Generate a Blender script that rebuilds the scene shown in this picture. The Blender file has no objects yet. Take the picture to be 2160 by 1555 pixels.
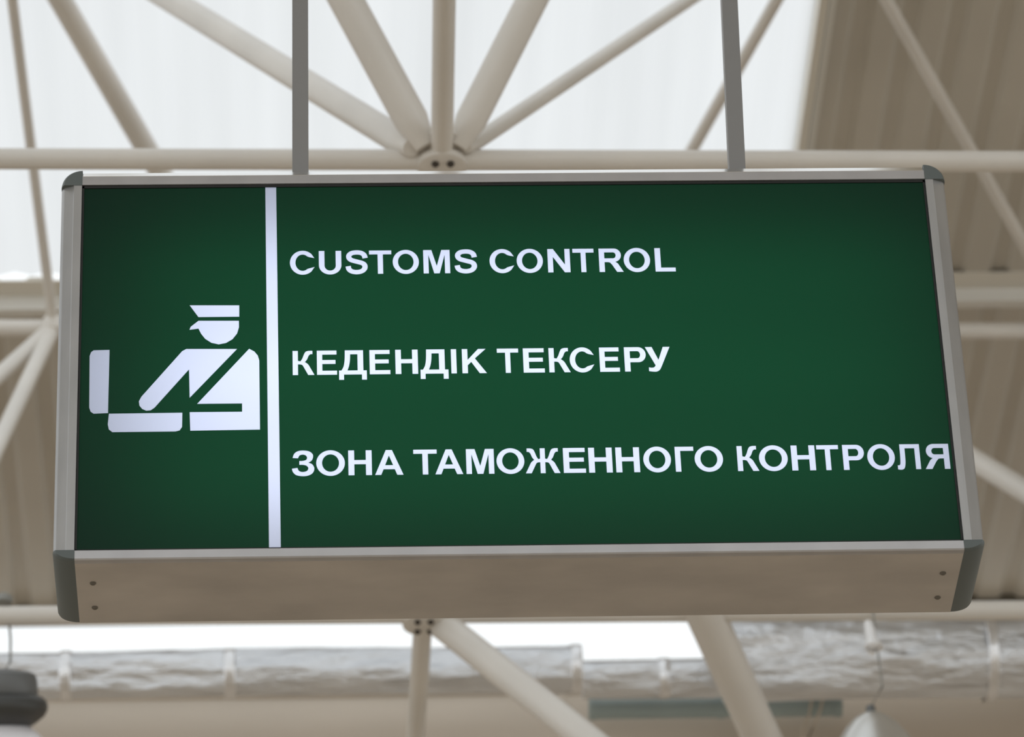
import bpy, bmesh, math, random
from mathutils import Vector, Matrix
from mathutils.geometry import delaunay_2d_cdt
random.seed(7)
S = bpy.context.scene
C = S.collection

# ------------------------------------------------------------------ camera
F_PX, PITCH, ROLL, YAW = 9556.3, 0.592123, -0.042972, -0.059882
EYE = Vector((0.0, 0.0, 1.6))
fw0 = Vector((0, math.cos(PITCH), math.sin(PITCH)))
up0 = Vector((0, -math.sin(PITCH), math.cos(PITCH)))
rt0 = Vector((1, 0, 0))
RZ = Matrix.Rotation(YAW, 3, 'Z')
RIGHT = RZ @ (rt0 * math.cos(ROLL) + up0 * math.sin(ROLL))
UP = RZ @ (-rt0 * math.sin(ROLL) + up0 * math.cos(ROLL))
FWD = RZ @ fw0
cam = bpy.data.cameras.new('camera')
cam.sensor_width = 36.0
cam.lens = 36.0 * F_PX / 2160.0
cam.clip_end = 500
cam.dof.use_dof = True
cam.dof.focus_distance = 7.85
cam.dof.aperture_fstop = 7.0
camo = bpy.data.objects.new('camera', cam)
M3 = Matrix((RIGHT, UP, -FWD)).transposed()
camo.matrix_world = Matrix.Translation(EYE) @ M3.to_4x4()
C.objects.link(camo)
S.camera = camo

# ------------------------------------------------------------------ sky, exposure
w = bpy.data.worlds.new('overcast_sky')
S.world = w
w.use_nodes = True
bg = w.node_tree.nodes['Background']
bg.inputs[0].default_value = (0.95, 0.985, 1.0, 1)
bg.inputs[1].default_value = 1.18
S.view_settings.view_transform = 'Standard'
S.view_settings.look = 'None'
S.view_settings.gamma = 1.0
S.view_settings.exposure = 0.0
S.view_settings.use_curve_mapping = False


def at(px, py, Y=None, Z=None):
    """Point of the place seen at photo pixel px, py, on depth plane Y or on height Z above the eye."""
    d = RIGHT * ((px - 1080) / F_PX) + UP * ((777.5 - py) / F_PX) + FWD
    t = (Y / d.y) if Y is not None else (Z / d.z)
    return EYE + d * t


# ------------------------------------------------------------------ materials
def mat(name, col, rough=0.5, metal=0.0, noise=None, bump=None, spec=0.5):
    m = bpy.data.materials.new(name)
    m.use_nodes = True
    nt = m.node_tree
    b = nt.nodes['Principled BSDF']
    b.inputs['Base Color'].default_value = (*col, 1)
    b.inputs['Roughness'].default_value = rough
    b.inputs['Metallic'].default_value = metal
    b.inputs['Specular IOR Level'].default_value = spec
    tc = nt.nodes.new('ShaderNodeTexCoord')
    if noise:
        sc, amt, stretch = noise
        mp = nt.nodes.new('ShaderNodeMapping')
        mp.inputs['Scale'].default_value = stretch
        n = nt.nodes.new('ShaderNodeTexNoise')
        n.inputs['Scale'].default_value = sc
        n.inputs['Detail'].default_value = 5
        r = nt.nodes.new('ShaderNodeMapRange')
        r.inputs['From Min'].default_value = 0.3
        r.inputs['From Max'].default_value = 0.7
        r.inputs['To Min'].default_value = 1 - amt
        r.inputs['To Max'].default_value = 1 + amt
        mx = nt.nodes.new('ShaderNodeMix')
        mx.data_type = 'RGBA'
        mx.blend_type = 'MULTIPLY'
        mx.inputs['Factor'].default_value = 1
        mx.inputs['A'].default_value = (*col, 1)
        nt.links.new(tc.outputs['Object'], mp.inputs[0])
        nt.links.new(mp.outputs[0], n.inputs['Vector'])
        nt.links.new(n.outputs['Fac'], r.inputs['Value'])
        nt.links.new(r.outputs[0], mx.inputs['B'])
        nt.links.new(mx.outputs['Result'], b.inputs['Base Color'])
    if bump:
        sc, strength, dist, stretch = bump
        mp = nt.nodes.new('ShaderNodeMapping')
        mp.inputs['Scale'].default_value = stretch
        n = nt.nodes.new('ShaderNodeTexNoise')
        n.inputs['Scale'].default_value = sc
        n.inputs['Detail'].default_value = 6
        bp = nt.nodes.new('ShaderNodeBump')
        bp.inputs['Strength'].default_value = strength
        bp.inputs['Distance'].default_value = dist
        nt.links.new(tc.outputs['Object'], mp.inputs[0])
        nt.links.new(mp.outputs[0], n.inputs['Vector'])
        nt.links.new(n.outputs['Fac'], bp.inputs['Height'])
        nt.links.new(bp.outputs[0], b.inputs['Normal'])
    return m


def film(name, trans, diff, tw=1.0, gloss=0.03):
    """Acrylic film of a light box: lets the tubes behind shine through, reflects a little."""
    m = bpy.data.materials.new(name)
    m.use_nodes = True
    nt = m.node_tree
    nt.nodes.clear()
    t = nt.nodes.new('ShaderNodeBsdfTranslucent')
    t.inputs[0].default_value = (*trans, 1)
    d = nt.nodes.new('ShaderNodeBsdfDiffuse')
    d.inputs[0].default_value = (*diff, 1)
    a = nt.nodes.new('ShaderNodeAddShader')
    g = nt.nodes.new('ShaderNodeBsdfGlossy')
    g.inputs['Roughness'].default_value = 0.25
    x = nt.nodes.new('ShaderNodeMixShader')
    x.inputs[0].default_value = gloss
    o = nt.nodes.new('ShaderNodeOutputMaterial')
    nt.links.new(t.outputs[0], a.inputs[0])
    nt.links.new(d.outputs[0], a.inputs[1])
    nt.links.new(a.outputs[0], x.inputs[1])
    nt.links.new(g.outputs[0], x.inputs[2])
    nt.links.new(x.outputs[0], o.inputs[0])
    return m


WHITE_PAINT = mat('white_tube_paint', (0.70, 0.662, 0.608), 0.38, noise=(3, 0.05, (1, 1, 1)))
DECK = mat('beige_roof_sheet', (0.55, 0.51, 0.44), 0.5, noise=(1.2, 0.06, (1, 1, 1)))
TRIMPAINT = mat('pale_beige_paint', (0.74, 0.70, 0.62), 0.45)
PALEPAINT = mat('off_white_paint', (0.74, 0.72, 0.67), 0.45)
EAVES_SHADE = mat('eaves_shade_brown', (0.10, 0.085, 0.06), 0.6)  # shade under the deck end put into the colour
WALL = mat('beige_wall_render', (0.60, 0.52, 0.43), 0.7, noise=(1.5, 0.10, (0.4, 1, 1)))
TEAL = mat('grey_teal_panel', (0.34, 0.41, 0.41), 0.4, noise=(3, 0.12, (1, 1, 1)))
FLOOR = mat('tan_stone_floor', (0.50, 0.43, 0.345), 0.35, noise=(2, 0.05, (1, 1, 1)))
ALU = mat('satin_aluminium', (0.50, 0.49, 0.495), 0.36, 0.8, noise=(14, 0.06, (1, 1, 1)))
HIGHLIGHT = mat('highlight_aluminium', (0.92, 0.915, 0.90), 0.14, 1.0)  # brighter metal, the rail bevel's highlight put into its colour
ALU_SIDE = mat('satin_aluminium_rail', (0.42, 0.415, 0.41), 0.40, 0.75, noise=(25, 0.08, (1, 1, 0.25)))
UNDER = mat('dusty_shade_tinted_sheet', (0.52, 0.475, 0.43), 0.55, 0.35, noise=(9, 0.13, (0.5, 1, 1)))  # tan of the underside's shade put into the colour, with dirt mottling
ROD = mat('grey_steel_rod', (0.27, 0.265, 0.26), 0.45, 0.4)
CAP = mat('dark_grey_plastic', (0.105, 0.122, 0.118), 0.45)
BLACK = mat('lip_shade_black', (0.008, 0.009, 0.008), 0.6)  # shadow of the sign's frame lip, as a black colour
RIVET = mat('dull_rivet', (0.16, 0.145, 0.12), 0.5, 0.5)
BOLT = mat('dark_steel_bolt', (0.06, 0.05, 0.04), 0.5, 0.5)
FOIL = mat('crinkled_foil', (0.76, 0.775, 0.80), 0.33, 0.8, noise=(5, 0.10, (0.5, 1, 1)), bump=(9, 1.0, 0.06, (0.45, 1.4, 1.4)))
SEAM = mat('foil_tape', (0.86, 0.86, 0.87), 0.28, 0.85, bump=(30, 0.5, 0.01, (1, 1, 1)))
LAMPGREY = mat('grey_lamp_metal', (0.15, 0.155, 0.155), 0.45, 0.2)
LAMPDARK = mat('dark_lamp_rim', (0.05, 0.05, 0.047), 0.45)
OPAL = mat('white_opal_plastic', (0.86, 0.84, 0.87), 0.35)
SPUN = mat('spun_aluminium', (0.72, 0.72, 0.70), 0.3, 0.8)
WIRE = mat('steel_wire', (0.30, 0.30, 0.28), 0.5, 0.4)
TANWIRE = mat('tan_cable_sheath', (0.62, 0.53, 0.42), 0.6)
PLASTIC = mat('white_plastic_film', (0.93, 0.93, 0.94), 0.25, bump=(40, 0.6, 0.01, (1, 1, 1)))
INNER = mat('white_box_lining', (0.85, 0.85, 0.85), 0.7)
GREEN = film('green_sign_film', (0.0013, 0.048, 0.017), (0.009, 0.015, 0.0135), gloss=0.008)
LETTER = film('white_sign_film', (0.70, 0.76, 1.0), (0.19, 0.19, 0.20))


def skylight_mat():
    m = bpy.data.materials.new('translucent_rooflight')
    m.use_nodes = True
    nt = m.node_tree
    nt.nodes.clear()
    t = nt.nodes.new('ShaderNodeBsdfTranslucent')
    tc = nt.nodes.new('ShaderNodeTexCoord')
    mp = nt.nodes.new('ShaderNodeMapping')
    mp.inputs['Scale'].default_value = (1.6, 0.12, 1)
    n = nt.nodes.new('ShaderNodeTexNoise')
    n.inputs['Scale'].default_value = 2.0
    n.inputs['Detail'].default_value = 4
    r = nt.nodes.new('ShaderNodeMapRange')
    r.inputs['From Min'].default_value = 0.3
    r.inputs['From Max'].default_value = 0.7
    r.inputs['To Min'].default_value = 0.71
    r.inputs['To Max'].default_value = 0.78
    cc = nt.nodes.new('ShaderNodeCombineColor')
    o = nt.nodes.new('ShaderNodeOutputMaterial')
    nt.links.new(tc.outputs['Object'], mp.inputs[0])
    nt.links.new(mp.outputs[0], n.inputs['Vector'])
    nt.links.new(n.outputs['Fac'], r.inputs['Value'])
    for k in range(3):
        nt.links.new(r.outputs[0], cc.inputs[k])
    nt.links.new(cc.outputs[0], t.inputs[0])
    nt.links.new(t.outputs[0], o.inputs[0])
    return m


def glass_mat():
    m = bpy.data.materials.new('clear_window_glass')
    m.use_nodes = True
    nt = m.node_tree
    nt.nodes.clear()
    t = nt.nodes.new('ShaderNodeBsdfTransparent')
    g = nt.nodes.new('ShaderNodeBsdfGlossy')
    g.inputs['Roughness'].default_value = 0.02
    x = nt.nodes.new('ShaderNodeMixShader')
    x.inputs[0].default_value = 0.04
    o = nt.nodes.new('ShaderNodeOutputMaterial')
    nt.links.new(t.outputs[0], x.inputs[1])
    nt.links.new(g.outputs[0], x.inputs[2])
    nt.links.new(x.outputs[0], o.inputs[0])
    return m


ROOFLIGHT = skylight_mat()
GLASS = glass_mat()


# ------------------------------------------------------------------ mesh helpers (world coordinates)
def link(name, verts, faces, m, parent=None, smooth=False):
    """One mesh object; verts are world points, kept relative to the thing's own place."""
    if parent is not None:
        o0 = parent_world(parent)
    else:
        n = len(verts)
        o0 = sum((Vector(v) for v in verts), Vector()) / n
    me = bpy.data.meshes.new(name)
    me.from_pydata([tuple(Vector(v) - o0) for v in verts], [], faces)
    bm = bmesh.new()
    bm.from_mesh(me)
    bmesh.ops.recalc_face_normals(bm, faces=bm.faces)
    bm.to_mesh(me)
    bm.free()
    me.materials.append(m)
    if smooth:
        me.shade_smooth()
        try:
            me.set_sharp_from_angle(angle=math.radians(38))
        except Exception:
            pass
    o = bpy.data.objects.new(name, me)
    C.objects.link(o)
    if parent is not None:
        o.parent = parent
    else:
        o.location = o0
    return o


def parent_world(p):
    v = Vector(p.location)
    while p.parent is not None:
        p = p.parent
        v += Vector(p.location)
    return v


def thing(name, loc, label, cat, group=None):
    o = bpy.data.objects.new(name, None)
    o.empty_display_size = 0.1
    o.location = loc
    C.objects.link(o)
    return tag(o, label, cat, group)


def tag(o, label, cat, group=None):
    o['label'] = label
    o['category'] = cat
    if group:
        o['group'] = group
    return o


def struct(o):
    o['kind'] = 'structure'
    return o


class MB:
    def __init__(self):
        self.v, self.f = [], []

    def add(self, v, f):
        n = len(self.v)
        self.v += [Vector(p) for p in v]
        self.f += [tuple(i + n for i in q) for q in f]
        return self

    def box(self, x0, x1, y0, y1, z0, z1):
        v = [(x, y, z) for x in (x0, x1) for y in (y0, y1) for z in (z0, z1)]
        return self.add(v, [(0, 1, 3, 2), (4, 6, 7, 5), (0, 4, 5, 1), (2, 3, 7, 6), (0, 2, 6, 4), (1, 5, 7, 3)])

    def tube(self, pts, r, seg=20, sq=False):
        """Capped tube along pts; r is one radius or one for each point; sq makes it a square bar."""
        pts = [Vector(p) for p in pts]
        rr = r if isinstance(r, (list, tuple)) else [r] * len(pts)
        v, f = [], []
        if sq:
            seg = 4
        for i, p in enumerate(pts):
            d = (pts[min(i + 1, len(pts) - 1)] - pts[max(i - 1, 0)]).normalized()
            ref = Vector((0, 0, 1)) if abs(d.z) < 0.9 else Vector((1, 0, 0))
            a = d.cross(ref).normalized()
            b = d.cross(a).normalized()
            for k in range(seg):
                t = 2 * math.pi * (k + (0.5 if sq else 0)) / seg
                q = rr[i] * (math.sqrt(2) if sq else 1)
                v.append(p + (a * math.cos(t) + b * math.sin(t)) * q)
        for i in range(len(pts) - 1):
            for k in range(seg):
                k2 = (k + 1) % seg
                f.append((i * seg + k, i * seg + k2, (i + 1) * seg + k2, (i + 1) * seg + k))
        f.append(tuple(range(seg)))
        f.append(tuple((len(pts) - 1) * seg + k for k in range(seg)))
        return self.add(v, f)

    def lathe(self, c, prof, seg=40):
        v, f = [], []
        for r, z in prof:
            for k in range(seg):
                t = 2 * math.pi * k / seg
                v.append((c[0] + r * math.cos(t), c[1] + r * math.sin(t), c[2] + z))
        for i in range(len(prof) - 1):
            for k in range(seg):
                k2 = (k + 1) % seg
                f.append((i * seg + k, i * seg + k2, (i + 1) * seg + k2, (i + 1) * seg + k))
        f.append(tuple(range(seg)))
        f.append(tuple((len(prof) - 1) * seg + k for k in range(seg)))
        return self.add(v, f)

    def prism(self, prof, axis, a, b):
        """Extrude a closed 2D outline along axis x, y or z from a to b."""
        def P(p, t):
            return {'x': (t, p[0], p[1]), 'y': (p[0], t, p[1]), 'z': (p[0], p[1], t)}[axis]
        n = len(prof)
        v = [P(p, a) for p in prof] + [P(p, b) for p in prof]
        f = [(i, (i + 1) % n, n + (i + 1) % n, n + i) for i in range(n)]
        f += [tuple(range(n)), tuple(range(n, 2 * n))]
        return self.add(v, f)

    def shift(self, d):
        d = Vector(d)
        self.v = [p + d for p in self.v]
        return self

    def build(self, name, m, parent=None, smooth=False):
        return link(name, self.v, self.f, m, parent, smooth)


# ------------------------------------------------------------------ the hall: floor, roof, rooflight, far wall
ROOF = 9.15                       # roof sheet above the eye
RZ0 = EYE.z + ROOF
WALL_Y = 15.25
XE = at(1722, 100, Z=ROOF).x      # right edge of the rooflight
YE = at(300, 590, Z=ROOF).y       # far edge of the rooflight
YN, XL, XR = -2.0, -13.0, 13.0    # near edge and sides of the roof
YS = 4.8                          # near edge of the rooflight, unseen, set to darken frame reflections

struct(MB().box(-30, 30, -25, WALL_Y + 0.4, -0.2, 0).build('floor', FLOOR))


def ribbed(x0, x1, y0, y1, pitch=0.158, depth=0.018):
    """Trapezoid roof sheet with its ribs along Y, as one folded sheet with thickness."""
    xs, x = [], x0
    while x < x1:
        xs += [(x, 0), (x + pitch * 0.46, 0), (x + pitch * 0.60, depth), (x + pitch * 0.86, depth)]
        x += pitch
    v, f = [], []
    for (a, h) in xs:
        for z in (0, 0.012):
            v += [(a, y0, RZ0 + h + z), (a, y1, RZ0 + h + z)]
    n = len(xs)
    for i in range(n - 1):
        p, q = 4 * i, 4 * i + 4
        f += [(p, p + 1, q + 1, q), (p + 2, q + 2, q + 3, p + 3), (p, q, q + 2, p + 2), (p + 1, p + 3, q + 3, q + 1)]
    f += [(0, 2, 3, 1), (4 * n - 4, 4 * n - 3, 4 * n - 1, 4 * n - 2)]
    return v, f


deck = MB()
deck.add(*ribbed(XE + 0.02, XR, YN, WALL_Y))
deck.add(*ribbed(XL, XE + 0.02, YE + 0.02, WALL_Y))
deck.add(*ribbed(XL, XE + 0.02, YN, YS))  # unseen near roof, closed over to darken reflections in the sign frame
struct(deck.build('ceiling', DECK))

# the rooflight: shallow corrugated translucent sheet, one skin
v, f = [], []
nx = 520
for i in range(nx + 1):
    x = XL + (XE - XL) * i / nx
    z = RZ0 + 0.03 + 0.008 * math.sin(i * math.pi / 2)
    v += [(x, YS, z), (x, YE, z)]
for i in range(nx):
    f.append((2 * i, 2 * i + 1, 2 * i + 3, 2 * i + 2))
struct(link('window_1', v, f, ROOFLIGHT, smooth=True))

# kerb of the rooflight along its right edge: an outer bar and a lighter inner bar
struct(MB().box(XE - 0.022, XE + 0.006, YN, YE, RZ0 - 0.06, RZ0 + 0.04).build('trim_1', TRIMPAINT))
struct(MB().box(XE + 0.016, XE + 0.038, YN, YE, RZ0 - 0.03, RZ0 + 0.02).build('trim_2', PALEPAINT))
# cross purlin at the far end of the rooflight: a flat soffit and an upright face
struct(MB().box(XL, XR, YE - 0.005, YE + 0.088, RZ0 - 0.006, RZ0 - 0.001).build('trim_3', TRIMPAINT))
struct(MB().box(XL, XR, YE + 0.088, YE + 0.13, RZ0 - 0.062, RZ0 - 0.001).build('trim_7', PALEPAINT))
# far wall with the strip window above it, rib closure over the glass coloured dark as the deck's shade
ZW = EYE.z + 8.86
struct(MB().box(-30, 30, WALL_Y, WALL_Y + 0.3, 0, ZW).build('wall_back', WALL))
struct(MB().box(-30, 30, WALL_Y - 0.02, WALL_Y + 0.02, RZ0 - 0.055, RZ0 + 0.06).build('trim_4', EAVES_SHADE))
struct(MB().box(-30, 30, WALL_Y + 0.06, WALL_Y + 0.072, ZW, RZ0 - 0.001).build('window_2', GLASS))
struct(MB().box(-30, 30, WALL_Y - 0.03, WALL_Y, ZW - 0.03, ZW).build('trim_5', TRIMPAINT))

# ------------------------------------------------------------------ space frame of white tubes
BZ = 6.8                          # bottom layer above the eye
TZ = 8.80                         # top layer above the eye
node_a = at(932, 335, Z=BZ)
YA = node_a.y
node_b = at(893, 1300, Z=BZ)
YB = node_b.y
truss = thing('roof_space_frame', node_a,
              'white painted tubular steel space frame under the roof behind the green sign', 'roof truss')


def tube(name, pts, d, seg=22):
    return MB().tube(pts, d / 2, seg).build(name, WHITE_PAINT, truss, True)


def ext(p, q, t):
    return p + (q - p) * t


# bottom chords across, seen above and below the sign
def chord(a, b, z, d):
    p, q = at(*a, Z=z), at(*b, Z=z)
    return tube('bottom_chord', [ext(p, q, -1.2), p, q, ext(p, q, 2.2)], d)


chord((0, 335), (2160, 341), BZ, 0.054)
chord((0, 1300), (2110, 1288), BZ, 0.058)
# bottom chord running away under both nodes
p, q = at(937, 0, Z=BZ), node_a
tube('bottom_chord', [ext(q, p, (q.y + 1.5) / (q.y - p.y)), q, node_b, at(877, 1555, Z=BZ), ext(node_b, at(877, 1555, Z=BZ), (WALL_Y - node_b.y) / (at(877, 1555, Z=BZ).y - node_b.y))], 0.056)
# diagonals that fan up from the node above the sign
def fan(a, b, zt, d):
    p = at(*a, Z=BZ)
    q = at(*b, Z=zt)
    e = ext(p, q, (RZ0 - 0.01 - p.z) / (q.z - p.z))
    dr = (e - p).normalized()
    MB().tube([p, p + dr * 0.045, p + dr * 0.075, e], [d * 0.30, d * 0.42, d / 2, d / 2], 22).build('diagonal', WHITE_PAINT, truss, True)


fan((868, 312), (360, 0), TZ - 0.35, 0.074)
fan((898, 310), (730, 0), BZ + 0.35, 0.088)
fan((965, 310), (1122, 0), BZ + 0.35, 0.080)
fan((985, 312), (1452, 0), TZ - 0.35, 0.043)

# top layer: cross tube, and braces between the roof and the frame
p, q = at(0, 692, Z=ROOF - 0.22), at(2160, 698, Z=ROOF - 0.22)
tube('top_chord', [ext(p, q, -1), p, q, ext(p, q, 2)], 0.058)
TN = at(112, 686, Z=ROOF - 0.24)


def brace(a, b, d):
    # from the top cross tube up to the roof sheet
    p, q = at(*a, Z=ROOF - 0.22), at(*b, Z=ROOF - 0.12)
    tube('roof_brace', [p, ext(p, q, 2.15)], d)


def web(a, b, d):
    # from the top cross tube down to the bottom chord
    tube('diagonal', [at(*a, Z=ROOF - 0.22), at(*b, Z=BZ)], d)


brace((113, 688), (26, 0), 0.036)
brace((527, 693), (128, 0), 0.076)
brace((1245, 696), (1638, 0), 0.042)
brace((2262, 697), (1870, 0), 0.042)
web((112, 690), (-575, 1303), 0.054)
web((112, 690), (-174, 1302), 0.054)
web((1605, 697), (2579, 1290), 0.072)
# diagonals below the sign that run on to the far wall
def column_strut(a, b, yb, d):
    p, q = at(*a, Z=BZ), at(*b, Y=yb)
    tube('column_strut', [ext(p, q, -0.14), p, ext(p, q, p.z / (p.z - q.z))], d)


column_strut((925, 1312), (1258, 1575), YB - 0.38, 0.086)
column_strut((1485, 1290), (1615, 1575), YB + 0.50, 0.116)


def node(c, big=1.0, bolts=()):
    """Welded hub: a short drum with a bottom plate and gusset ears, bolts through the plate."""
    n = MB().lathe(c, [(0.010, 0.075), (0.030, 0.072), (0.044, 0.05), (0.050, 0.0), (0.062, -0.012), (0.062, -0.03), (0.040, -0.036)], 28)
    h = n.build('node_joint', WHITE_PAINT, truss, True)
    for ang in (20, 65, 115, 160, 200, 245, 295, 340):
        t = math.radians(ang)
        e = Vector((math.cos(t), math.sin(t), 0.35))
        g = MB().tube([c + e * 0.02, c + e * 0.085], 0.018, 12)
        g.build('tube_socket', WHITE_PAINT, h, True)
    for (dx, dy) in ((-0.018, -0.030), (0.020, -0.030), (-0.018, 0.024), (0.020, 0.024)):
        b = c + Vector((dx, dy, -0.030))
        MB().lathe(b, [(0.009, 0.0), (0.010, -0.012), (0.006, -0.016)], 6).build('bolt', BOLT, h)
    return h


node(node_a - Vector((0, 0, 0.0)))
node(node_b)
MB().lathe(TN, [(0.012, 0.04), (0.034, 0.025), (0.04, 0.0), (0.034, -0.025), (0.012, -0.04)], 28).build('node_joint', WHITE_PAINT, truss, True)

# ------------------------------------------------------------------ the hanging sign
SX, SY, SZ = 0.391748, 6.489645, EYE.z + 4.393405
HW, HH, DEP = 0.75, 0.379342, 0.204839
SO = Vector((SX, SY, SZ))
sign = thing('hanging_sign', SO, 'green illuminated customs control sign in an aluminium frame hung on two rods', 'sign')


def sb(mb, name, m, parent=sign, smooth=False):
    return mb.shift(SO).build(name, m, parent, smooth)


RT, RB, RS = 0.0390, 0.0195, 0.0372
sb(MB().prism([(0.014, HH), (0.000, HH + 0.001), (0.000, HH + 0.0190), (0.0165, HH + 0.0375), (0.021, HH + RT), (DEP, HH + RT), (DEP, HH)], 'x', -HW, HW), 'top_rail', ALU)
sb(MB().prism([(-0.0004, HH + 0.0193), (0.0161, HH + 0.0379), (0.0172, HH + 0.0372), (0.0008, HH + 0.0186)], 'x', -HW + 0.001, HW - 0.001), 'bevel_highlight', HIGHLIGHT)  # bright strip added for the skylight highlight along the rail's bevel
sb(MB().prism([(0.014, -HH), (0.000, -HH - 0.001), (0.000, -HH - 0.0165), (0.002, -HH - 0.0188), (0.006, -HH - RB), (0.012, -HH - RB),
               (0.012, -HH - 0.004), (0.014, -HH - 0.004)], 'x', -HW, HW), 'bottom_rail', ALU, sign, True)
for s in (-1, 1):
    sb(MB().prism([(s * (HW + a), b) for a, b in ((0, 0.014), (0.0008, 0.0), (0.0145, 0.0), (0.0165, 0.0022), (0.031, 0.0075), (0.0355, 0.012), (RS, 0.02),
                                                    (RS, DEP), (0, DEP))], 'z', -HH, HH), 'side_rail', ALU_SIDE, sign, True)
bp = sb(MB().box(-HW, HW, 0.012, DEP, -HH - RB, -HH - RB + 0.004), 'bottom_panel', UNDER)
sb(MB().box(-HW, HW, DEP - 0.004, DEP, -HH - RB + 0.004, HH), 'back_panel', INNER)
for s in (-1, 1):
    for y in (0.075, 0.155):
        sb(MB().lathe((s * 0.722, y, -HH - RB), [(0.0055, 0.0005), (0.0055, -0.001), (0.0035, -0.0028)], 14), 'rivet', RIVET, bp, True)


def corner(sx, sz):
    rz = RT - 0.003 if sz > 0 else RB
    cx, cz = sx * HW, sz * HH
    n, prof = 10, []
    rows = [(-0.0008, 0.86), (0.003, 0.95), (0.010, 1.0), (DEP - 0.006, 1.0), (DEP, 0.96)]
    v, f = [], []
    for (y, k) in rows:
        v.append((cx, y, cz - sz * 0.0))
        for i in range(n + 1):
            t = math.pi / 2 * i / n
            v.append((cx + sx * RS * k * math.cos(t), y, cz + sz * rz * k * math.sin(t)))
    m = n + 2
    for r in range(len(rows) - 1):
        for i in range(m):
            j = (i + 1) % m
            f.append((r * m + i, r * m + j, (r + 1) * m + j, (r + 1) * m + i))
    f += [tuple(range(m)), tuple((len(rows) - 1) * m + i for i in range(m))]
    sb(MB().add(v, f), 'corner_cap', CAP, sign, True)


for sx in (-1, 1):
    for sz in (-1, 1):
        corner(sx, sz)
# black strip painted for the shadow of the frame lip on the face
g = MB()
FY = 0.005
gw = 0.0042
g.box(-HW, HW, FY - 0.002, FY + 0.002, HH - gw, HH)
g.box(-HW, HW, FY - 0.002, FY + 0.002, -HH, -HH + gw * 0.7)
g.box(-HW, -HW + gw * 0.8, FY - 0.002, FY + 0.002, -HH, HH)
g.box(HW - gw * 0.8, HW, FY - 0.002, FY + 0.002, -HH, HH)
sb(g, 'lip_shade_strip', BLACK)


def face_xz(px, py):
    p = at(px, py, Y=SY + FY) - SO
    return (p.x, p.z)


# ---- glyphs: outlines in cap-height units, curves given as runs to be smoothed
def arc(cx, cy, rx, ry, a0, a1, n=14):
    return [(cx + rx * math.cos(math.radians(a0 + (a1 - a0) * i / n)), cy + ry * math.sin(math.radians(a0 + (a1 - a0) * i / n))) for i in range(n + 1)]


def smooth(pts, sub=5):
    out = []
    for i in range(len(pts) - 1):
        p0 = pts[max(i - 1, 0)]
        p1, p2 = pts[i], pts[i + 1]
        p3 = pts[min(i + 2, len(pts) - 1)]
        for k in range(sub):
            t = k / sub
            out.append(tuple(0.5 * (2 * p1[j] + (p2[j] - p0[j]) * t + (2 * p0[j] - 5 * p1[j] + 4 * p2[j] - p3[j]) * t * t
                                    + (3 * p1[j] - p0[j] - 3 * p2[j] + p3[j]) * t ** 3) for j in (0, 1)))
    out.append(pts[-1])
    return out


def stroke(pts, hw, sub=6):
    c = smooth(pts, sub)
    L, R = [], []
    for i in range(len(c)):
        a, b = c[max(i - 1, 0)], c[min(i + 1, len(c) - 1)]
        dx, dy = b[0] - a[0], b[1] - a[1]
        n = math.hypot(dx, dy) or 1
        L.append((c[i][0] - dy / n * hw, c[i][1] + dx / n * hw))
        R.append((c[i][0] + dy / n * hw, c[i][1] - dx / n * hw))
    return L + R[::-1]


s_, h_ = 0.205, 0.168


def g_rectE(w=0.76):
    return [[(0, 0), (0, 1), (w * 0.985, 1), (w * 0.985, 1 - h_), (s_, 1 - h_), (s_, 0.61), (w * 0.93, 0.61), (w * 0.93, 0.445), (s_, 0.445), (s_, h_), (w, h_), (w, 0)]]


def g_T(w=0.86):
    m = w / 2
    return [[(0, 1), (w, 1), (w, 1 - h_), (m + s_ / 2, 1 - h_), (m + s_ / 2, 0), (m - s_ / 2, 0), (m - s_ / 2, 1 - h_), (0, 1 - h_)]]


def g_O(w=1.0):
    return [arc(w / 2, 0.5, w / 2, 0.517, 0, 360, 48)[:-1], arc(w / 2, 0.5, w / 2 - 0.205, 0.35, 0, 360, 40)[:-1]]


def g_C():
    o = arc(0.475, 0.5, 0.475, 0.517, 38, 322, 36)
    i = arc(0.475, 0.5, 0.268, 0.35, 318, 42, 30)
    return [[(0.915, 0.695)] + o[1:-1] + [(0.92, 0.315), (0.722, 0.255)] + i[1:-1] + [(0.718, 0.738)]]


def g_P(leg=False):
    bowl = arc(0.53, 0.70, 0.26, 0.30, 90, -90, 18)
    if leg:
        out = [(0, 0), (0, 1)] + arc(0.56, 0.715, 0.27, 0.285, 90, -80, 18) + [(0.70, 0.36), (0.90, 0), (0.655, 0), (0.48, 0.31), (0.40, 0.405), (0.33, 0.418), (s_, 0.418), (s_, 0)]
        hole = [(s_, 0.835)] + arc(0.53, 0.708, 0.10, 0.127, 90, -90, 10) + [(s_, 0.581)]
    else:
        out = [(0, 0), (0, 1)] + [(p[0], p[1] - 0.0) for p in arc(0.50, 0.69, 0.275, 0.31, 90, -90, 18)] + [(s_, 0.38), (s_, 0)]
        hole = [(s_, 0.835)] + arc(0.47, 0.69, 0.10, 0.145, 90, -90, 10) + [(s_, 0.545)]
    return [out, hole]


def mirror(gl):
    w = max(p[0] for q in gl for p in q)
    return [[(w - p[0], p[1]) for p in q][::-1] for q in gl]


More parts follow.
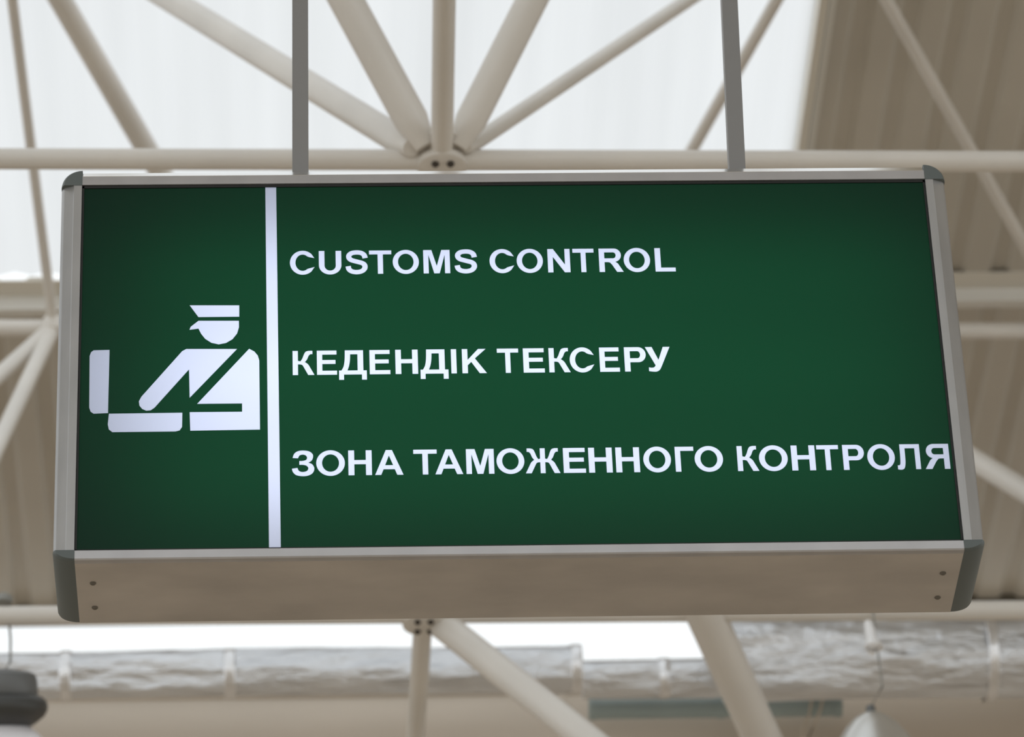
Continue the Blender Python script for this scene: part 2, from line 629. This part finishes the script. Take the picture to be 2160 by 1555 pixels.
HALFK = smooth([(0.30, 0.565), (0.37, 0.68), (0.43, 0.84), (0.50, 0.96), (0.62, 1.0)]) + [(0.76, 1.0), (0.76, 0.86)] + \
    smooth([(0.69, 0.86), (0.62, 0.80), (0.55, 0.64), (0.47, 0.54)]) + smooth([(0.47, 0.535), (0.59, 0.44), (0.68, 0.28)]) + \
    [(0.83, 0), (0.59, 0), (0.44, 0.29)] + smooth([(0.44, 0.29), (0.37, 0.41), (0.28, 0.44)])


def g_K():
    return [[(0, 0), (0, 1), (s_, 1), (s_, 0.585)] + HALFK + [(s_, 0.44), (s_, 0)]]


def g_Klat():
    return [[(0, 0), (0, 1), (s_, 1), (s_, 0.555), (0.60, 1), (0.88, 1), (0.475, 0.61), (0.90, 0), (0.635, 0), (0.335, 0.465), (s_, 0.33), (s_, 0)]]


def g_ZH():
    hs = s_ / 2
    r = [(hs, 1), (hs, 0.585)] + [(x - s_ + hs - 0.02, y) for x, y in HALFK] + [(hs, 0.44), (hs, 0)]
    l = [(-x, y) for x, y in r][::-1]
    return [[(x + 0.65, y) for x, y in r + l]]


GL = {
    'I': [[(0, 0), (0, 1), (s_, 1), (s_, 0)]],
    'T': g_T(), 'E': g_rectE(), 'O': g_O(), 'C': g_C(), 'P': g_P(), 'R': g_P(True), 'YA': mirror(g_P(True)),
    'K': g_K(), 'KL': g_Klat(), 'ZH': g_ZH(),
    'L': [[(0, 0), (0, 1), (s_, 1), (s_, h_), (0.72, h_), (0.72, 0)]],
    'G': [[(0, 0), (0, 1), (0.70, 1), (0.70, 1 - h_), (s_, 1 - h_), (s_, 0)]],
    'H': [[(0, 0), (0, 1), (s_, 1), (s_, 0.61), (0.60, 0.61), (0.60, 1), (0.805, 1), (0.805, 0), (0.60, 0), (0.60, 0.44), (s_, 0.44), (s_, 0)]],
    'N': [[(0, 0), (0, 1), (0.205, 1), (0.615, 0.33), (0.615, 1), (0.805, 1), (0.805, 0), (0.60, 0), (0.19, 0.66), (0.19, 0)]],
    'M': [[(0, 0), (0, 1), (0.305, 1), (0.485, 0.32), (0.665, 1), (0.97, 1), (0.97, 0), (0.78, 0), (0.78, 0.79), (0.585, 0), (0.385, 0), (0.19, 0.79), (0.19, 0)]],
    'U': [[(0, 1)] + arc(0.405, 0.385, 0.405, 0.40, 180, 360, 22) + [(0.81, 1), (0.605, 1)] + arc(0.405, 0.365, 0.20, 0.21, 360, 180, 18) + [(s_, 1)]],
    'S': [stroke([(0.70, 0.675), (0.665, 0.81), (0.56, 0.90), (0.40, 0.925), (0.23, 0.895), (0.135, 0.80), (0.135, 0.69), (0.21, 0.60), (0.40, 0.53),
                  (0.60, 0.46), (0.68, 0.37), (0.68, 0.24), (0.585, 0.125), (0.41, 0.078), (0.23, 0.11), (0.13, 0.20), (0.098, 0.335)], 0.094)],
    'A': [[(0, 0), (0.39, 1), (0.61, 1), (1.0, 0), (0.78, 0), (0.695, 0.225), (0.30, 0.225), (0.215, 0)], [(0.358, 0.39), (0.64, 0.39), (0.498, 0.775)]],
    'Y': [[(0, 1), (0.235, 1), (0.445, 0.47), (0.615, 1), (0.85, 1), (0.545, 0.21)] + smooth([(0.545, 0.21), (0.47, 0.06), (0.36, -0.012), (0.22, -0.012), (0.10, 0.01)])[1:]
          + [(0.10, 0.165)] + smooth([(0.19, 0.148), (0.28, 0.165), (0.335, 0.245)])],
    'D': [[(0, -0.215), (0, h_), (0.085, h_)] + smooth([(0.085, h_), (0.165, 0.34), (0.205, 0.62), (0.215, 1.0)])[1:] + [(0.865, 1), (0.865, h_), (0.985, h_), (0.985, -0.215), (0.81, -0.215), (0.81, 0), (0.175, 0), (0.175, -0.215)],
          [(0.30, h_)] + smooth([(0.30, h_), (0.36, 0.36), (0.395, 0.60), (0.405, 0.835)])[1:] + [(0.66, 0.835), (0.66, h_)]],
    'LC': [[(0.135, 1), (0.93, 1), (0.93, 0), (0.725, 0), (0.725, 0.835), (0.335, 0.835)] + smooth([(0.335, 0.60), (0.325, 0.28), (0.27, 0.05), (0.15, -0.015), (0, 0)])
           + smooth([(0, 0.165), (0.07, 0.165), (0.115, 0.25), (0.135, 0.60)])],
    'Z': [smooth([(0.025, 0.72), (0.085, 0.89), (0.21, 0.99), (0.39, 1.017), (0.61, 0.98), (0.735, 0.86), (0.74, 0.72), (0.685, 0.60), (0.575, 0.525)])
          + smooth([(0.575, 0.525), (0.71, 0.46), (0.785, 0.30), (0.735, 0.12), (0.58, 0.01), (0.37, -0.017), (0.15, 0.03), (0.03, 0.16), (0, 0.29)])[1:]
          + smooth([(0.195, 0.32), (0.245, 0.20), (0.37, 0.152), (0.52, 0.19), (0.575, 0.30), (0.515, 0.40), (0.385, 0.44), (0.26, 0.44)])
          + smooth([(0.26, 0.595), (0.39, 0.60), (0.50, 0.64), (0.535, 0.73), (0.485, 0.82), (0.385, 0.852), (0.275, 0.82), (0.215, 0.705)])],
}


# each line: first and last baseline point, first and last top point (photo pixels on the sign face), glyphs with left and right edges
def zx(o, k, *pairs):
    return [(o + a / k, o + b / k) for a, b in pairs]


L1 = list(zip(['C', 'U', 'S', 'T', 'O', 'M', 'S', 'C', 'O', 'N', 'T', 'R', 'O', 'L'],
              zx(580, 2.4545, (78, 206), (228, 345), (366, 482), (489, 605), (611, 747), (770, 908), (931, 1049), (1113, 1241), (1254, 1390), (1415, 1531), (1545, 1655), (1681, 1806), (1809, 1946), (1971, 2076))))
L2 = list(zip(['K', 'E', 'D', 'E', 'H', 'D', 'I', 'KL', 'T', 'E', 'K', 'C', 'E', 'P', 'Y'],
              zx(580, 2.4545, (92, 205), (218, 322), (332, 476), (491, 598), (625, 742), (754, 899), (914, 942), (971, 1098), (1153, 1264), (1288, 1398), (1421, 1532), (1529, 1656), (1684, 1787), (1813, 1925), (1922, 2051))))
L3 = list(zip(['Z', 'O', 'H', 'A', 'T', 'A', 'M', 'O', 'ZH', 'E', 'H', 'H', 'O', 'G', 'O', 'K', 'O', 'H', 'T', 'P', 'O', 'LC', 'YA'],
              zx(580, 2.919, (105, 243), (255, 432), (453, 598), (617, 792), (855, 1000), (988, 1160), (1180, 1352), (1367, 1539), (1545, 1759), (1779, 1916), (1935, 2081))
              + zx(1280, 2.7, (55, 191), (212, 370), (394, 501), (505, 667), (748, 870), (872, 1036), (1057, 1193), (1203, 1328), (1351, 1473), (1490, 1647), (1659, 1791), (1816, 1958))))
LINES = [(L1, (625, 579.2), (1425, 572.9), (625, 530.2), (1425, 523.4), 'white lettering of the first line, in Latin capitals'),
         (L2, (617, 791.7), (1400, 783.4), (617, 740.7), (1400, 732.0), 'white lettering of the second line, in Cyrillic capitals'),
         (L3, (770, 1002.6), (2004, 989.3), (770, 950.2), (2004, 936.4), 'white lettering of the third line, in Cyrillic capitals')]


def place_line(spec):
    glyphs, b0, b1, t0, t1, _ = spec
    out = []
    B0, B1, T0, T1 = (face_xz(*q) for q in (b0, b1, t0, t1))
    for key, (xa, xb) in glyphs:
        gl = GL[key]
        gx0 = min(p[0] for q in gl for p in q)
        gx1 = max(p[0] for q in gl for p in q)
        yb = b0[1] + (b1[1] - b0[1]) * ((xa + xb) / 2 - b0[0]) / (b1[0] - b0[0])
        X0, X1 = face_xz(xa, yb)[0], face_xz(xb, yb)[0]
        tb = ((X0 + X1) / 2 - B0[0]) / (B1[0] - B0[0])
        zb = B0[1] + (B1[1] - B0[1]) * tb
        zt = T0[1] + (T1[1] - T0[1]) * tb
        for q in gl:
            out.append([(X0 + (p[0] - gx0) / (gx1 - gx0) * (X1 - X0), zb + p[1] * (zt - zb)) for p in q])
    return out


def picto(pts):
    return [face_xz(160 + x / 4.574, 600 + y / 4.574) for x, y in pts]


OFFICER = [picto(q) for q in (
    [(1098, 203), (1577, 203), (1577, 313), (1183, 317)],
    [(1183, 352), (1573, 352), (1574, 415), (1556, 475), (1512, 530), (1448, 567), (1378, 580), (1308, 565), (1248, 527), (1208, 477), (1183, 428), (1096, 440), (1108, 410)],
    [(1066, 624), (1556, 624), (1098, 1096), (1092, 822), (760, 1190), (722, 1216), (680, 1220), (640, 1203), (613, 1170), (608, 1130), (632, 1085), (1026, 645)],
    [(1672, 622), (1722, 648), (1756, 688), (1770, 735), (1777, 1402), (1104, 1413), (1098, 1234), (1604, 1230), (1604, 1150), (1170, 1154)])]
CASE = [picto(q) for q in (
    [(326, 633), (311, 1243), (172, 1249), (142, 1229), (129, 1190), (133, 692), (147, 655), (172, 637)],
    [(319, 1249), (1028, 1239), (1025, 1376), (1002, 1410), (962, 1420), (352, 1427), (318, 1400), (308, 1352)])]
STRIPE = [[face_xz(*q) for q in ((559.5, 384), (582.5, 384), (592.5, 1166), (567.5, 1166))]]


def fill(outlines, name, m, y, label=None):
    """Flat sheet of the sign face cut along outlines; inner outlines are holes."""
    loops = []
    for q in outlines:
        loops.append([p for i, p in enumerate(q) if math.hypot(p[0] - q[i - 1][0], p[1] - q[i - 1][1]) > 2e-5])
    pts, edges = [], []
    for q in loops:
        n = len(pts)
        pts += [Vector(p) for p in q]
        edges += [(n + i, n + (i + 1) % len(q)) for i in range(len(q))]
    ov, oe, of, _a, _b, _c = delaunay_2d_cdt(pts, edges, [], 0, 1e-6)
    boxes = [(min(p[0] for p in q), max(p[0] for p in q), min(p[1] for p in q), max(p[1] for p in q)) for q in loops]

    def inside(x, z):
        odd = False
        for q, b in zip(loops, boxes):
            if b[0] < x < b[1] and b[2] < z < b[3]:
                for i in range(len(q)):
                    (xa, za), (xb, zb) = q[i - 1], q[i]
                    if (za > z) != (zb > z) and x < xa + (z - za) * (xb - xa) / (zb - za):
                        odd = not odd
        return odd

    vs = [(p.x, y, p.y) for p in ov]
    fs = [tuple(t) for t in of if inside(sum(ov[i].x for i in t) / len(t), sum(ov[i].y for i in t) / len(t))]
    me = bpy.data.meshes.new(name)
    me.from_pydata(vs, [], fs)
    bm = bmesh.new()
    bm.from_mesh(me)
    bmesh.ops.delete(bm, geom=[v for v in bm.verts if not v.link_faces], context='VERTS')
    bm.normal_update()
    for fc in bm.faces:
        if fc.normal.y > 0:
            fc.normal_flip()
    bm.to_mesh(me)
    bm.free()
    me.materials.append(m)
    o = bpy.data.objects.new(name, me)
    C.objects.link(o)
    o.parent = sign
    if label:
        o['label'] = label
    return o


E_ = 0.0005
stripe_clip = [[(x, max(-HH + 0.0005, min(HH - 0.0005, z))) for x, z in STRIPE[0]]]
lines = [place_line(s) for s in LINES]
border = [[(-HW - E_, -HH - E_), (HW + E_, -HH - E_), (HW + E_, HH + E_), (-HW - E_, HH + E_)]]
fill(border + stripe_clip + OFFICER + CASE + [q for l in lines for q in l], 'face_panel', GREEN, FY)
fill(stripe_clip, 'divider_stripe', LETTER, FY - 0.0003)
fill(OFFICER, 'officer_pictogram', LETTER, FY - 0.0003)
fill(CASE, 'suitcase_pictogram', LETTER, FY - 0.0003)
for spec, l in zip(LINES, lines):
    fill(l, 'lettering', LETTER, FY - 0.0003, spec[5])

# fluorescent tubes inside the box
for z in (-0.235, -0.02, 0.19):
    la = bpy.data.lights.new('fluorescent_tube', 'AREA')
    la.shape = 'RECTANGLE'
    la.size = 1.38
    la.size_y = 0.10
    la.energy = 1.09
    la.color = (0.97, 0.985, 1.0)
    lo = bpy.data.objects.new('fluorescent_tube', la)
    lo.location = (0.038, 0.185, z)
    lo.rotation_euler = (math.radians(-90), 0, 0)
    C.objects.link(lo)
    lo.parent = sign

# suspension rods up to the roof
YM = SY + DEP * 0.5
for (b, t) in (((633, 357), (632.5, 0)), ((1551.5, 350), (1535.5, 0))):
    p, q = at(*b, Y=YM), at(*t, Y=YM)
    d = q - p
    p.z = SZ + HH + RT - 0.001
    e = p + d * ((RZ0 - 0.02 - p.z) / d.z)
    a = MB()
    hw = 0.0147
    v = [(c.x + i * hw, c.y + j * hw, c.z) for c in (p, e) for i, j in ((-1, -1), (1, -1), (1, 1), (-1, 1))]
    a.add(v, [(0, 1, 2, 3), (4, 5, 6, 7), (0, 1, 5, 4), (1, 2, 6, 5), (2, 3, 7, 6), (3, 0, 4, 7)])
    a.build('suspension_rod', ROD, sign)

# ------------------------------------------------------------------ foil ducts along the far wall
def duct(x0, x1, y, z, r, label, seams, seed):
    rnd = random.Random(seed)
    t = thing('foil_duct', (x0 + 0.05, y, z), label, 'duct')
    n, seg = 170, 40
    v, f = [], []
    ph = [rnd.uniform(0, 6.28) for _ in range(12)]
    for i in range(n + 1):
        x = x0 + (x1 - x0) * i / n
        for k in range(seg):
            a = 2 * math.pi * k / seg
            q = r * (1 + 0.035 * math.sin(3 * a + 2.1 * x + ph[0]) + 0.028 * math.sin(5 * a - 3.7 * x + ph[1]) + 0.02 * math.sin(9 * a + 1.3 * x + ph[2])
                     + 0.012 * math.sin(7.3 * x + ph[3] + 2 * a) + 0.008 * rnd.uniform(-1, 1))
            v.append((x, y + q * math.cos(a), z + q * math.sin(a)))
    for i in range(n):
        for k in range(seg):
            k2 = (k + 1) % seg
            f.append((i * seg + k, i * seg + k2, (i + 1) * seg + k2, (i + 1) * seg + k))
    f += [tuple(range(seg)), tuple(n * seg + k for k in range(seg))]
    link('duct_body', v, f, FOIL, t, True)
    for sx in seams:
        ring = []
        b = MB()
        v, f = [], []
        for j, (dx, k) in enumerate(((-0.018, 1.03), (-0.014, 1.075), (0.014, 1.075), (0.018, 1.03))):
            for i in range(seg):
                a = 2 * math.pi * i / seg
                v.append((sx + dx, y + r * k * math.cos(a), z + r * k * math.sin(a)))
        for j in range(3):
            for i in range(seg):
                i2 = (i + 1) % seg
                f.append((j * seg + i, j * seg + i2, (j + 1) * seg + i2, (j + 1) * seg + i))
        link('seam_band', v, f, SEAM, t, True)
    return t


DY1 = 12.55
c1 = at(600, 1420, Y=DY1)
duct(-13, at(1225, 1420, Y=DY1).x, DY1, c1.z, 0.075, 'crinkled silver foil duct under the bright strip window, left of the broad duct', 
     [at(140, 1380, Y=DY1).x, at(485, 1400, Y=DY1).x, at(1215, 1420, Y=DY1).x], 3)
DY2 = 12.50
c2 = at(1800, 1395, Y=DY2)
duct(at(1525, 1395, Y=DY2).x, 13, DY2, c2.z, 0.129, 'broad silver foil duct at lower right, below the end of the sign', [at(2085, 1395, Y=DY2).x], 5)
DY3 = 12.75
c3 = at(1380, 1432, Y=DY3)
duct(at(1228, 1430, Y=DY3).x, at(2600, 1430, Y=DY3).x, DY3, c3.z, 0.063, 'slim dull foil duct running on behind the diagonal tubes to the broad duct', [at(1400, 1430, Y=DY3).x], 9)
# broad round beige duct below the foil ducts
e_ = math.atan2(at(1080, 1470, Y=13.1).z - EYE.z, 13.1)
P_ = at(1080, 1470, Y=13.1)
BR = 0.25
bc = Vector((0, P_.y + BR * math.sin(e_), P_.z - BR * math.cos(e_)))
bd = thing('round_duct', bc, 'broad round beige duct crossing low behind the tubes, beneath the foil ducts', 'duct')
MB().tube([(-13, bc.y, bc.z), (13, bc.y, bc.z)], BR, 64).build('duct_body', WALL, bd, True)
for sx in (-2.4, 0.9, 4.2):
    MB().tube([(sx - 0.012, bc.y, bc.z), (sx + 0.012, bc.y, bc.z)], BR + 0.006, 64).build('seam_band', WALL, bd, True)
# teal pipe along the top of the round duct
a, b = at(1250, 1497, Y=12.9), at(1768, 1499, Y=12.9)
b.z = a.z
tp = thing('pipe', a, 'short grey teal pipe in front of the round beige duct, between the two thick struts', 'pipe')
MB().tube([a, b], 0.033, 32).build('pipe_body', TEAL, tp, True)
for t in (0.0, 0.52, 1.0):
    q = ext(a, b, t)
    MB().tube([q - Vector((0.012, 0, 0)), q + Vector((0.012, 0, 0))], 0.036, 32).build('pipe_collar', TEAL, tp, True)
# ------------------------------------------------------------------ hanging lamps
LY = YB
c = at(2, 1428, Y=LY)
lamp = thing('pendant_lamp', c, 'dark grey pendant lamp with a white dome below, hanging at lower left', 'lamp', 'pendant lamps under the space frame')
k = 1 / 725.0        # metres for a photo pixel at that distance
TILT = Matrix.Rotation(math.radians(26), 3, 'X')


def tilted(prof):
    m = MB().lathe((0, 0, 0), [(r * k, -z * k) for r, z in prof], 56)
    m.v = [c + TILT @ p for p in m.v]
    return m


tilted([(20, -16), (60, -10), (72, -4), (76, 8), (78, 34), (76, 40)]).build('lamp_housing', LAMPGREY, lamp, True)
tilted([(74, 40), (84, 42), (94, 50), (98, 62), (97, 72), (90, 84), (70, 100), (58, 106)]).build('lamp_rim', LAMPDARK, lamp, True)
tilted([(60, 105)] + [(112 * math.sin(math.radians(t)), 200 - 112 * math.cos(math.radians(t))) for t in range(35, 176, 10)]).build('lamp_dome', OPAL, lamp, True)
top = at(20, 1300, Z=BZ)
hk = MB().tube([c + Vector((0.004, -0.004, 0.008)), c + Vector((0.026, 0, 0.05)), Vector((top.x + 0.003, LY, top.z - 0.06)), Vector((top.x, LY - 0.034, top.z - 0.02)),
                Vector((top.x, LY - 0.036, top.z + 0.02)), Vector((top.x, LY, top.z + 0.036))], 0.004, 10)
hk.build('hanging_wire', WIRE, lamp, True)
cl = at(8, 1264, Y=LY - 0.03)
MB().lathe(cl, [(0.006, -0.014), (0.024, -0.012), (0.026, 0.006), (0.012, 0.016)], 20).build('clamp', WIRE, lamp, True)

c = at(1838, 1512, Y=LY)
lamp2 = thing('pendant_lamp', c, 'spun aluminium pendant lamp hanging at the lower right edge', 'lamp', 'pendant lamps under the space frame')
MB().lathe(c, [(0.012, 0.010), (0.030, 0.002), (0.055, -0.016), (0.080, -0.045), (0.105, -0.085), (0.135, -0.14), (0.140, -0.15)], 48).build('lamp_shade', SPUN, lamp2, True)
MB().lathe(c, [(0.010, 0.035), (0.014, 0.03), (0.014, 0.004), (0.02, 0.0)], 24).build('lamp_neck', LAMPGREY, lamp2, True)
t2 = at(1836, 1300, Z=BZ)
MB().tube([c + Vector((0, 0, 0.03)), Vector((t2.x + 0.012, LY, c.z + 0.10)), Vector((t2.x + 0.006, LY, t2.z - 0.1)), Vector((t2.x, LY - 0.03, t2.z - 0.02)),
           Vector((t2.x, LY - 0.035, t2.z + 0.02)), Vector((t2.x, LY, t2.z + 0.036))], 0.0028, 8).build('hanging_wire', WIRE, lamp2, True)
tag(MB().tube([at(1830, 1312, Y=LY - 0.05), at(1835, 1330, Y=LY - 0.05), at(1838, 1350, Y=LY - 0.05), at(1844, 1366, Y=LY - 0.05), at(1838, 1378, Y=LY - 0.05)],
             [0.011, 0.016, 0.017, 0.029, 0.013], 12).build('plastic_wrap', PLASTIC, None, True),
    'crumpled white plastic wrap on the wire of the lower right lamp', 'wrap')
cy = 12.855
cb = [at(x, y, Y=cy) for x, y in ((1738, 1440), (1737, 1470), (1730, 1500), (1715, 1535), (1703, 1560), (1694, 1556), (1695, 1535), (1706, 1510), (1712, 1480), (1712, 1440))]
tag(MB().tube(cb, 0.0042, 10).build('cable', TANWIRE, None, True), 'thin tan cable looping down from the broad foil duct over the teal pipe', 'cable')
